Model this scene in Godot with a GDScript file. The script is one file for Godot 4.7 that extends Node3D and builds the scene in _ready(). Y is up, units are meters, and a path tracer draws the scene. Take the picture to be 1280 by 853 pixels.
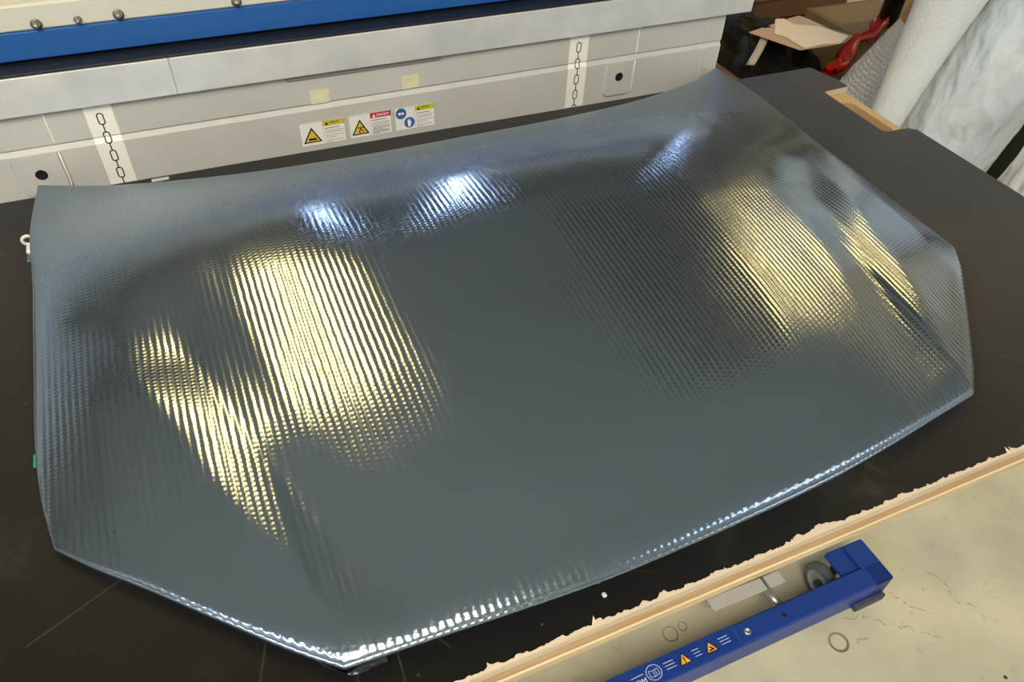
extends Node3D

const TY := 0.87                      # height of the worktable top above the floor
const S := 0.78                       # camera height above the worktable top
var rng := RandomNumberGenerator.new()
var names := {}

# ------------------------------------------------------------------ helpers
func numbered(n: String) -> String:
	if not names.has(n):
		names[n] = 0
		return n
	names[n] += 1
	return "%s_%03d" % [n, names[n]]

func tag(o: Node3D, label: String, category: String, group := "") -> Node3D:
	o.set_meta("label", label)
	o.set_meta("category", category)
	if group != "":
		o.set_meta("group", group)
	return o

func thing(called: String, label: String, category: String, at: Vector3, group := "") -> Node3D:
	var o := Node3D.new()
	o.name = numbered(called)
	add_child(o, true)
	o.position = at
	return tag(o, label, category, group)

func put(called: String, mesh: Mesh, m: Material, parent: Node3D = self) -> MeshInstance3D:
	var o := MeshInstance3D.new()
	o.name = numbered(called) if parent == self else called
	o.mesh = mesh
	o.material_override = m
	if mesh is ArrayMesh or mesh is PrimitiveMesh:
		o.material_override = null
		if mesh is PrimitiveMesh:
			mesh.material = m
		else:
			for i in mesh.get_surface_count():
				mesh.surface_set_material(i, m)
	parent.add_child(o, true)
	return o

# part given in world coordinates under a thing that stands elsewhere
func part(called: String, st: SurfaceTool, m: Material, parent: Node3D) -> MeshInstance3D:
	var o := put(called, st.commit(), m, parent)
	var p: Node3D = parent
	var off := Vector3.ZERO
	while p != self:
		off -= p.position
		p = p.get_parent()
	o.position = off
	return o

func struct(called: String, st: SurfaceTool, m: Material) -> MeshInstance3D:
	var o := put(called, st.commit(), m)
	o.set_meta("kind", "structure")
	return o

func begin() -> SurfaceTool:
	var st := SurfaceTool.new()
	st.begin(Mesh.PRIMITIVE_TRIANGLES)
	st.set_smooth_group(-1)
	return st

func done(st: SurfaceTool) -> SurfaceTool:
	st.generate_normals()
	return st

func mat(c: Color, rough := 0.6, metal := 0.0) -> StandardMaterial3D:
	var m := StandardMaterial3D.new()
	m.albedo_color = c
	m.roughness = rough
	m.metallic = metal
	return m

# triangle whose front looks along out
func tri(st: SurfaceTool, a: Vector3, b: Vector3, c: Vector3, out: Vector3, ua := Vector2.ZERO, ub := Vector2.ZERO, uc := Vector2.ZERO) -> void:
	var n := (c - a).cross(b - a)
	if n.dot(out) < 0:
		var t := b; b = c; c = t
		var u := ub; ub = uc; uc = u
	st.set_uv(ua); st.add_vertex(a)
	st.set_uv(ub); st.add_vertex(b)
	st.set_uv(uc); st.add_vertex(c)

func quad(st: SurfaceTool, a: Vector3, b: Vector3, c: Vector3, d: Vector3, out: Vector3, uv := [Vector2(0, 0), Vector2(1, 0), Vector2(1, 1), Vector2(0, 1)]) -> void:
	tri(st, a, b, c, out, uv[0], uv[1], uv[2])
	tri(st, a, c, d, out, uv[0], uv[2], uv[3])

# a box with chamfered edges, placed by basis and origin; uv in metres
func box(st: SurfaceTool, size: Vector3, at: Vector3, ch := 0.002, b := Basis.IDENTITY) -> void:
	var h := size / 2
	ch = minf(ch, minf(h.x, minf(h.y, h.z)) * 0.9)
	var ax := [Vector3.RIGHT, Vector3.UP, Vector3.BACK]
	for i in 3:
		for sg in [-1.0, 1.0]:
			var n: Vector3 = ax[i] * sg
			var u: Vector3 = ax[(i + 1) % 3]
			var v: Vector3 = ax[(i + 2) % 3]
			var hu: float = h.dot(u) - ch
			var hv: float = h.dot(v) - ch
			var c := n * absf(h.dot(n))
			var uv := [Vector2(-hu, -hv), Vector2(hu, -hv), Vector2(hu, hv), Vector2(-hu, hv)]
			quad(st, at + b * (c - u * hu - v * hv), at + b * (c + u * hu - v * hv), at + b * (c + u * hu + v * hv), at + b * (c - u * hu + v * hv), b * n, uv)
	if ch <= 0.00001:
		return
	for i in 3:
		var w: Vector3 = ax[i]
		var u: Vector3 = ax[(i + 1) % 3]
		var v: Vector3 = ax[(i + 2) % 3]
		var hw: float = h.dot(w) - ch
		for su in [-1.0, 1.0]:
			for sv in [-1.0, 1.0]:
				var p1: Vector3 = u * su * h.dot(u) + v * sv * (h.dot(v) - ch)
				var p2: Vector3 = u * su * (h.dot(u) - ch) + v * sv * h.dot(v)
				quad(st, at + b * (p1 - w * hw), at + b * (p1 + w * hw), at + b * (p2 + w * hw), at + b * (p2 - w * hw), b * (u * su + v * sv))
	for sx in [-1.0, 1.0]:
		for sy in [-1.0, 1.0]:
			for sz in [-1.0, 1.0]:
				var s := Vector3(sx, sy, sz)
				var q := h * s
				tri(st, at + b * (q - Vector3(0, sy, sz) * ch), at + b * (q - Vector3(sx, 0, sz) * ch), at + b * (q - Vector3(sx, sy, 0) * ch), b * s)

func boxm(lo: Vector3, hi: Vector3, ch := 0.002) -> SurfaceTool:
	var st := begin()
	box(st, hi - lo, (lo + hi) / 2, ch)
	return done(st)

# outline in the xz plane between two heights
func slab(st: SurfaceTool, pts: PackedVector2Array, y0: float, y1: float, uvs := 1.0) -> void:
	var ids := Geometry2D.triangulate_polygon(pts)
	for y in [y0, y1]:
		for k in range(0, ids.size(), 3):
			var p := [pts[ids[k]], pts[ids[k + 1]], pts[ids[k + 2]]]
			tri(st, Vector3(p[0].x, y, p[0].y), Vector3(p[1].x, y, p[1].y), Vector3(p[2].x, y, p[2].y), Vector3.UP * (1 if y == y1 else -1), p[0] * uvs, p[1] * uvs, p[2] * uvs)
	var cw := Geometry2D.is_polygon_clockwise(pts)
	for k in pts.size():
		var a := pts[k]
		var b := pts[(k + 1) % pts.size()]
		var e := b - a
		var n := Vector3(e.y, 0, -e.x) * (-1.0 if cw else 1.0)
		var L := e.length()
		quad(st, Vector3(a.x, y0, a.y), Vector3(b.x, y0, b.y), Vector3(b.x, y1, b.y), Vector3(a.x, y1, a.y), n, [Vector2(0, 0), Vector2(L, 0), Vector2(L, y1 - y0), Vector2(0, y1 - y0)])

# smooth grid of points; rows[i][j]
func sheet(st: SurfaceTool, rows: Array, uvs: Array = [], flip := false, base := 0) -> int:
	var n: int = rows.size()
	var m: int = rows[0].size()
	st.set_smooth_group(0)
	for i in n:
		for j in m:
			st.set_uv(uvs[i][j] if uvs.size() else Vector2(float(j) / (m - 1), float(i) / (n - 1)))
			st.add_vertex(rows[i][j])
	for i in n - 1:
		for j in m - 1:
			var a := base + i * m + j
			var f := [a, a + 1, a + m + 1, a, a + m + 1, a + m] if not flip else [a, a + m + 1, a + 1, a, a + m, a + m + 1]
			for k in f:
				st.add_index(k)
	return base + n * m

# round tube through points, radius per point, closed ends
func tube(pts: Array, radii: Array, sides := 14, bump := 0.0, sd := 1) -> SurfaceTool:
	var st := begin()
	st.set_smooth_group(0)
	var r := RandomNumberGenerator.new()
	r.seed = sd
	var rows := []
	var uvs := []
	var up := Vector3(0.31, 0.2, 0.93).normalized()
	var along := 0.0
	for i in pts.size():
		var d: Vector3 = (pts[min(i + 1, pts.size() - 1)] - pts[max(i - 1, 0)]).normalized()
		var x := d.cross(up).normalized()
		var y := x.cross(d).normalized()
		if i > 0:
			along += pts[i].distance_to(pts[i - 1])
		var row := []
		var uvr := []
		for k in sides + 1:
			var an := TAU * (k % sides) / sides
			var rad: float = radii[i]
			row.append(pts[i] + (x * cos(an) + y * sin(an)) * rad)
			uvr.append(Vector2(float(k) / sides, along))
		rows.append(row)
		uvs.append(uvr)
	var b := sheet(st, rows, uvs, false)
	for e in [0, pts.size() - 1]:
		var c: Vector3 = pts[e]
		st.set_uv(Vector2.ZERO)
		st.add_vertex(c)
		var ci := b
		b += 1
		for k in sides + 1:
			st.set_uv(Vector2.ZERO)
			st.add_vertex(rows[e][k])
		for k in sides:
			var q := [ci, b + k + 1, b + k] if e == 0 else [ci, b + k, b + k + 1]
			for v in q:
				st.add_index(v)
		b += sides + 1
	st.generate_normals()
	return st

# turned profile [radius, height] about an axis
func lathe(prof: Array, at: Vector3, axis: Vector3, sides := 20) -> SurfaceTool:
	var st := begin()
	var x := axis.cross(Vector3(0.3, 0.9, 0.2)).normalized()
	var y := x.cross(axis).normalized()
	var rows := []
	for p in prof:
		var row := []
		for k in sides + 1:
			var an := TAU * (k % sides) / sides
			row.append(at + axis * p[1] + (x * cos(an) + y * sin(an)) * maxf(p[0], 0.00002))
		rows.append(row)
	sheet(st, rows, [], false)
	st.generate_normals()
	return st

func noise(sd: int, f: float, oct := 3) -> FastNoiseLite:
	var n := FastNoiseLite.new()
	n.seed = sd
	n.frequency = f
	n.noise_type = FastNoiseLite.TYPE_SIMPLEX_SMOOTH
	n.fractal_octaves = oct
	return n

func noise_tex(sd: int, f: float, c0: Color, c1: Color, size := 256, oct := 4, c2 := Color(0, 0, 0, 0)) -> ImageTexture:
	var im := noise(sd, f, oct).get_seamless_image(size, size)
	var out := Image.create(size, size, false, Image.FORMAT_RGB8)
	for y in size:
		for x in size:
			var v := im.get_pixel(x, y).r
			out.set_pixel(x, y, c0.lerp(c1, v))
	return ImageTexture.create_from_image(out)

func normal_tex(sd: int, f: float, strength: float, size := 256, oct := 3) -> ImageTexture:
	var im := noise(sd, f, oct).get_seamless_image(size, size)
	im.convert(Image.FORMAT_RGBA8)
	im.bump_map_to_normal_map(strength)
	return ImageTexture.create_from_image(im)

func tri_map(m: StandardMaterial3D, scale: float) -> StandardMaterial3D:
	m.uv1_triplanar = true
	m.uv1_world_triplanar = true
	m.uv1_scale = Vector3.ONE * scale
	return m

# ---------- raster helpers for flat print
func px_tri(im: Image, a: Vector2, b: Vector2, c: Vector2, col: Color) -> void:
	for y in range(int(minf(a.y, minf(b.y, c.y))), int(maxf(a.y, maxf(b.y, c.y))) + 1):
		for x in range(int(minf(a.x, minf(b.x, c.x))), int(maxf(a.x, maxf(b.x, c.x))) + 1):
			if Geometry2D.point_is_inside_triangle(Vector2(x + .5, y + .5), a, b, c) and x >= 0 and y >= 0 and x < im.get_width() and y < im.get_height():
				im.set_pixel(x, y, col)

func px_line(im: Image, a: Vector2, b: Vector2, w: float, col: Color) -> void:
	for y in range(maxi(0, int(minf(a.y, b.y) - w - 1)), mini(im.get_height(), int(maxf(a.y, b.y) + w + 2))):
		for x in range(maxi(0, int(minf(a.x, b.x) - w - 1)), mini(im.get_width(), int(maxf(a.x, b.x) + w + 2))):
			var p := Vector2(x + .5, y + .5)
			var d := p.distance_to(Geometry2D.get_closest_point_to_segment(p, a, b)) - w / 2
			if d < 0.5:
				im.set_pixel(x, y, im.get_pixel(x, y).lerp(col, clampf(0.5 - d, 0, 1) * col.a))

func px_disc(im: Image, c: Vector2, r: float, col: Color) -> void:
	px_line(im, c, c + Vector2(0.01, 0), r * 2, col)

const FONT := {
	"W": ["10001", "10001", "10001", "10101", "10101", "11011", "10001"], "A": ["01110", "10001", "10001", "11111", "10001", "10001", "10001"],
	"R": ["11110", "10001", "10001", "11110", "10100", "10010", "10001"], "N": ["10001", "11001", "11001", "10101", "10011", "10011", "10001"],
	"I": ["111", "010", "010", "010", "010", "010", "111"], "G": ["01111", "10000", "10000", "10011", "10001", "10001", "01110"],
	"D": ["11110", "10001", "10001", "10001", "10001", "10001", "11110"], "E": ["11111", "10000", "10000", "11110", "10000", "10000", "11111"],
	"M": ["10001", "11011", "10101", "10101", "10001", "10001", "10001"], "i": ["1", "0", "1", "1", "1", "1", "1"]}

func px_text(im: Image, s: String, at: Vector2i, k: int, col: Color) -> void:
	var x := at.x
	for ch in s:
		var g: Array = FONT[ch]
		for r in g.size():
			for q in g[r].length():
				if g[r][q] == "1":
					im.fill_rect(Rect2i(x + q * k, at.y + r * k, k, k), col)
		x += (g[0].length() + 1) * k

# ------------------------------------------------------------------ the bonnet's shape
const REAR := [[0.0, -.293, .096], [.2, -.301, .092], [.39, -.330, .083], [.5, -.368, .071], [.6, -.413, .058], [.706, -.476, .045]]
const SIDE := [[.706, -.476, .045], [.726, -.36, .034], [.730, -.25, .024], [.736, -.14, .013], [.739, -.03, .007], [.740, .05, .004], [.736, .125, .005], [.728, .185, .008], [.717, .238, .013]]
const HEAD := [[0.455, 0.502, 0.02], [0.487, 0.474, 0.021], [0.554, 0.408, 0.022], [0.634, 0.327, 0.021], [0.680, 0.281, 0.018], [0.717, 0.238, 0.013]]
const FRONT := [[0.0, .537, .035], [.17, .533, .033], [.28, .523, .03], [.37, .512, .025], [.455, .502, .02]]
const TIP := 0.64
var wob: FastNoiseLite

func along(L: Array, x: float, by_width: bool) -> Vector3:
	var pos := [0.0]
	for i in range(1, L.size()):
		pos.append(pos[i - 1] + (absf(L[i][0] - L[i - 1][0]) if by_width else Vector2(L[i][0] - L[i - 1][0], L[i][1] - L[i - 1][1]).length()))
	x = clampf(x, 0, 1) * pos[-1]
	for i in range(1, L.size()):
		if x <= pos[i] or i == L.size() - 1:
			# Catmull-Rom through the listed points
			var k: float = (x - pos[i - 1]) / (pos[i] - pos[i - 1])
			var p := []
			for j in [maxi(i - 2, 0), i - 1, i, mini(i + 1, L.size() - 1)]:
				p.append(Vector3(L[j][0], L[j][1], L[j][2]))
			return p[1].cubic_interpolate_in_time(p[2], p[0], p[3], k, pos[i] - pos[i - 1], -(pos[i - 1] - pos[maxi(i - 2, 0)]) if i > 1 else 0.0, pos[mini(i + 1, L.size() - 1)] - pos[i - 1])
	return Vector3.ZERO

func b_rear(s: float) -> Vector3:
	var q := along(REAR, absf(s), true)
	q.x *= signf(s)
	return q

func b_front(s: float) -> Vector3:
	var a := absf(s)
	var q := along(FRONT, a / TIP, true) if a < TIP else along(HEAD, (a - TIP) / (1 - TIP), false)
	q.x *= signf(s)
	q.y -= 0.02 * q.x
	q.x += .006 * smoothstep(TIP, 1.0, a)
	return q

func b_side(t: float, sg: float) -> Vector3:
	var q := along(SIDE, t, false)
	q.x *= sg
	q.y -= 0.02 * q.x * t
	q.x += .009 * sin(PI * t / 1.3)
	return q

func lerps(xs: Array, ys: Array, x: float) -> float:
	for i in range(1, xs.size()):
		if x <= xs[i]:
			return lerpf(ys[i - 1], ys[i], clampf((x - xs[i - 1]) / (xs[i] - xs[i - 1]), 0, 1))
	return ys[-1]

# how steeply the bonnet falls outwards, by distance from its middle: flat crown, shoulder, valley, shelf, crease, flank
const KA := [0.0, .20, .25, .285, .435, .462, .508, .530, .580, .595, .64, .73]
const KS := [0.0, .015, .02, .12, .12, .30, .30, .03, .03, .30, .22, .18]
var fall := PackedFloat32Array()

func fallen(q: float) -> float:
	if fall.is_empty():
		fall.append(0.0)
		for i in 730:
			fall.append(fall[i] + lerps(KA, KS, (i + .5) / 1000.0) * .001)
	var f := clampf(q, 0, .7299) * 1000
	return lerpf(fall[int(f)], fall[int(f) + 1], f - int(f)) / fall[730]

func bulge(s: float, t: float, u: float, w: float) -> float:
	var a := absf(u)
	var g := (1 - pow(1 - minf(t / .45, 1), 1.9)) * (1 - pow(maxf((t - .45) / .55, 0), 3.1))
	var ac := lerps([-.4, .04, .25, .42, .5], [.64, .605, .54, .468, .435], w)
	var ed := lerps([.24, .335, .413, .475, .502], [.738, .634, .554, .487, .455], w)
	var q := a * .588 / ac if a < ac else .588 + (a - ac) / maxf(ed - ac, .01) * .142
	var m := smoothstep(-.13, .06, w) * (1 - smoothstep(.40, .50, w) * .5)
	var y := .071 * g * ((1 - pow(absf(s), 3.0)) * (1 - m) + (1 - fallen(q)) * m)
	y += wob.get_noise_2d(u * 100, w * 100) * .0008 * clampf(minf((1 - t) * 8, minf(t * 8, (1 - absf(s)) * 8)), 0, 1)
	# the skin turns down over the last few centimetres above the headlight cut-outs
	y += .017 * (1 - exp(-(1 - t) / .075)) * smoothstep(.5, .72, absf(s)) * clampf((1 - absf(s)) * 9, 0, 1) * smoothstep(.45, .7, t)
	return y

# u across, w towards the front, height above the worktable
func bonnet_local(s: float, t: float) -> Vector3:
	var x := (s + 1) / 2
	var q := b_rear(s) * (1 - t) + b_front(s) * t + b_side(t, -1) * (1 - x) + b_side(t, 1) * x
	q -= b_side(0, -1) * (1 - x) * (1 - t) + b_side(0, 1) * x * (1 - t) + b_side(1, -1) * (1 - x) * t + b_side(1, 1) * x * t
	q.z += bulge(s, t, q.x, q.y)
	return q

func bonnet_world(q: Vector3) -> Vector3:
	var th := deg_to_rad(1.25)
	return Vector3(.447 + q.x * cos(th) + q.y * sin(th), TY + q.z, -.86 - q.x * sin(th) + q.y * cos(th))

# relief of the woven film: eight ribs across the tile, the whole length of the bonnet along it; flatter towards the windscreen end
func weave() -> ImageTexture:
	var W := 256
	var H := 2048
	var ribs := 8
	var beads := 164
	var h := PackedFloat32Array()
	h.resize(W * H)
	var n1 := noise(5, 0.02, 2).get_seamless_image(W, H)
	for y in H:
		var w := float(y) / H * 1.08 - .51
		var amp := lerpf(.10, 1.0, smoothstep(-.13, .01, w))
		var amp2 := lerpf(.75, 1.0, smoothstep(-.14, 0.0, w))
		for x in W:
			var v := n1.get_pixel(x, y).r - .5
			var fx := float(x) / W * ribs + v * .14
			var rib := 0.5 + 0.5 * cos(TAU * fx)
			var row := fposmod(floor(fx + .5), 2.0) * .5
			var bead := 0.5 + 0.5 * cos(TAU * (float(y) / H * beads + row + v * .2))
			h[y * W + x] = amp * (rib * .62 + v * .12) + amp2 * bead * .27 * (0.4 + rib)
	var im := Image.create(W, H, false, Image.FORMAT_RGB8)
	var kx := 2.3
	var ky := 2.3 * (float(H) / 1.08) / (W / .072)
	for y in H:
		for x in W:
			var dx := (h[y * W + (x + 1) % W] - h[y * W + (x + W - 1) % W]) * kx
			var dy := (h[mini(y + 1, H - 1) * W + x] - h[maxi(y - 1, 0) * W + x]) * ky
			var n := Vector3(-dx, dy, 1).normalized()
			im.set_pixel(x, y, Color(n.x * .5 + .5, n.y * .5 + .5, n.z * .5 + .5))
	return ImageTexture.create_from_image(im)

func make_bonnet() -> void:
	wob = noise(21, 0.045, 2)
	var t := thing("car_bonnet", "large car bonnet wrapped in shiny silver-grey ribbed film, lying on the black worktable", "car bonnet", Vector3(.447, TY, -.86))
	var film := mat(Color(.54, .605, .675), .15, .92)
	# duller towards the windscreen end, where the film is handled and smeared
	var ri := Image.create(128, 512, false, Image.FORMAT_RGB8)
	var rn := noise(91, .03, 3)
	for y in 512:
		var w := y / 512.0 * 1.08 - .51
		for x in 128:
			var r := lerpf(.36, .15, smoothstep(-.34, -.10, w)) + maxf(0, rn.get_noise_2d(cos(TAU * x / 128) * 30, sin(TAU * x / 128) * 30 + y * 1.4)) * .05
			ri.set_pixel(x, y, Color(r, r, r))
	film.roughness = 1.0
	film.roughness_texture = ImageTexture.create_from_image(ri)
	film.normal_enabled = true
	film.normal_texture = weave()
	film.normal_scale = 0.21
	var NS := 180
	var NT := 130
	var st := begin()
	var rows := []
	var uvs := []
	for j in NT + 1:
		var row := []
		var uvr := []
		for i in NS + 1:
			var q := bonnet_local(-1 + 2.0 * i / NS, float(j) / NT)
			row.append(bonnet_world(q))
			uvr.append(Vector2(q.x / .072 + q.y * .25, (q.y + .51) / 1.08))
		rows.append(row)
		uvs.append(uvr)
	sheet(st, rows, uvs, false)
	st.generate_normals()
	st.generate_tangents()
	part("skin", st, film, t)
	# rolled rim, turned under
	var loop := []
	var lu := []
	for i in range(0, NS):
		loop.append(rows[0][i]); lu.append(uvs[0][i])
	for j in range(0, NT):
		loop.append(rows[j][NS]); lu.append(uvs[j][NS])
	for i in range(NS, 0, -1):
		loop.append(rows[NT][i]); lu.append(uvs[NT][i])
	for j in range(NT, 0, -1):
		loop.append(rows[j][0]); lu.append(uvs[j][0])
	var n := loop.size()
	var off := [[0, 0], [.0015, -.0007], [.0026, -.0025], [.0026, -.006], [.001, -.0095], [-.012, -.0105]]
	var rr := []
	var ru := []
	for o in off:
		var row := []
		var uvr := []
		for i in n + 1:
			var a: Vector3 = loop[(i + n - 2) % n]
			var b: Vector3 = loop[(i + 2) % n]
			var d := (b - a)
			d.y = 0
			var out := Vector3(-d.z, 0, d.x).normalized() * -1.0
			var p: Vector3 = loop[i % n] + out * o[0] + Vector3.UP * o[1]
			p.y = maxf(p.y, TY + .0008)
			row.append(p)
			uvr.append(lu[i % n] + Vector2(o[0] * 13, o[1] * .9))
		rr.append(row)
		ru.append(uvr)
	st = begin()
	sheet(st, rr, ru, false)
	st.generate_normals()
	st.generate_tangents()
	part("rolled_edge", st, film, t)
	# inner panel below
	st = begin()
	var low := []
	for j in 31:
		var row := []
		for i in 46:
			var q := bonnet_local((-1 + 2.0 * i / 45) * .985, .012 + .976 * float(j) / 30)
			q.z = maxf(q.z - .007, .0015)
			row.append(bonnet_world(q))
		low.append(row)
	sheet(st, low, [], true)
	st.generate_normals()
	part("inner_panel", st, mat(Color(.05, .05, .055), .6), t)
	# gathered film at the front corner and scraps of green tape under the film's edge
	var gm := mat(Color(.16, .17, .22), .25, .5)
	st = begin()
	var fold := []
	for j in 5:
		var row := []
		for i in 13:
			var k := i / 12.0
			var c := bonnet_world(b_front(-TIP - .03 + k * .10))
			row.append(c + Vector3(0, -.006 - j * .0022 + .0012 * sin(k * 34 + j * 1.4), .0035 + .003 * sin(j * 1.1 + k * 5)))
		fold.append(row)
	sheet(st, fold, [], false)
	st.generate_normals()
	part("gathered_film", st, gm, t).set_meta("label", "dark puckered film at the front corner")
	var tm := mat(Color(.1, .55, .42), .5)
	for g in [[-1.0, .80, .02], [-.02, 0.0, .012]]:
		var c := bonnet_world(bonnet_local(g[0], g[1]))
		st = begin()
		box(st, Vector3(.003, .004, g[2]) if g[1] > 0 else Vector3(g[2], .003, .006), c + (Vector3(-.003, -.002, 0) if g[1] > 0 else Vector3(0, .001, .002)), .0006)
		part("green_tape", done(st), tm, t).set_meta("label", "scrap of green tape")

# ------------------------------------------------------------------ worktable
func table_outline(inset := 0.0, deep := 0.0) -> PackedVector2Array:
	var p := PackedVector2Array()
	var zf := -.286 - inset
	var xr := 1.466 - inset
	p.append(Vector2(-1.25, -1.361)); p.append(Vector2(1.443, -1.361))
	p.append(Vector2(1.449, -1.352)); p.append(Vector2(xr - .006, -1.30)); p.append(Vector2(xr, -1.292)); p.append(Vector2(xr, -1.247))
	# notch with rounded inner corners
	for q in [[1.397, -1.243], [1.390, -1.240], [1.387, -1.232], [1.385, -1.05], [1.388, -1.042], [1.395, -1.037], [1.43, -1.037], [1.452, -1.034]]:
		p.append(Vector2(q[0] - deep, q[1]))
	p.append(Vector2(xr, -1.022))
	p.append(Vector2(xr, zf)); p.append(Vector2(-1.25, zf))
	return p

func table_tex() -> Array:
	var N := 1024
	var im := Image.create(N, N, false, Image.FORMAT_RGB8)
	var ro := Image.create(N, N, false, Image.FORMAT_RGB8)
	var a := noise(31, .006, 4)
	var b := noise(32, .05, 3)
	for y in N:
		for x in N:
			var d := clampf(a.get_noise_2d(x, y) * 1.7 - .12, 0, 1) * clampf(b.get_noise_2d(x, y) * .7 + .7, 0, 1)
			var g := b.get_noise_2d(x * 3, y * 3) * .012
			im.set_pixel(x, y, Color(.052 + g, .049 + g, .047 + g).lerp(Color(.30, .27, .24), d * .5))
			var r := .42 + d * .35 + g * 2
			ro.set_pixel(x, y, Color(r, r, r))
	var rg := RandomNumberGenerator.new()
	rg.seed = 7
	for k in 130:
		var p := Vector2(rg.randf(), rg.randf()) * N
		var an := rg.randf() * TAU
		var L := rg.randf_range(6, 60) if k % 9 else rg.randf_range(60, 150)
		px_line(im, p, p + Vector2(cos(an), sin(an)) * L, rg.randf_range(.3, .9), Color(.42, .39, .36, rg.randf_range(.15, .55)))
	for k in 160:
		px_disc(im, Vector2(rg.randf(), rg.randf()) * N, rg.randf_range(.4, 1.1), Color(.5, .48, .45, .6))
	# the long scratches by the front left corner of the bonnet (1 px = 1.5 mm, origin at the texture's repeat)
	for q in [[.035, -.46, .01, -.32], [.083, -.365, .11, -.325], [-.16, -.55, -.29, -.49], [-.06, -.42, -.09, -.33], [.06, -.40, .055, -.30]]:
		var A := Vector2(fposmod(q[0] / 1.5, 1.0), fposmod(q[1] / 1.5, 1.0)) * N
		px_line(im, A, A + Vector2(q[2] - q[0], q[3] - q[1]) / 1.5 * N, .8, Color(.5, .46, .4, .55))
	return [ImageTexture.create_from_image(im), ImageTexture.create_from_image(ro)]

func wood(sd: int, c0: Color, c1: Color) -> StandardMaterial3D:
	var m := mat(Color.WHITE, .75)
	m.albedo_texture = noise_tex(sd, .03, c0, c1, 128, 4)
	m.uv1_scale = Vector3(1.3, 14, 1)
	return m

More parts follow.
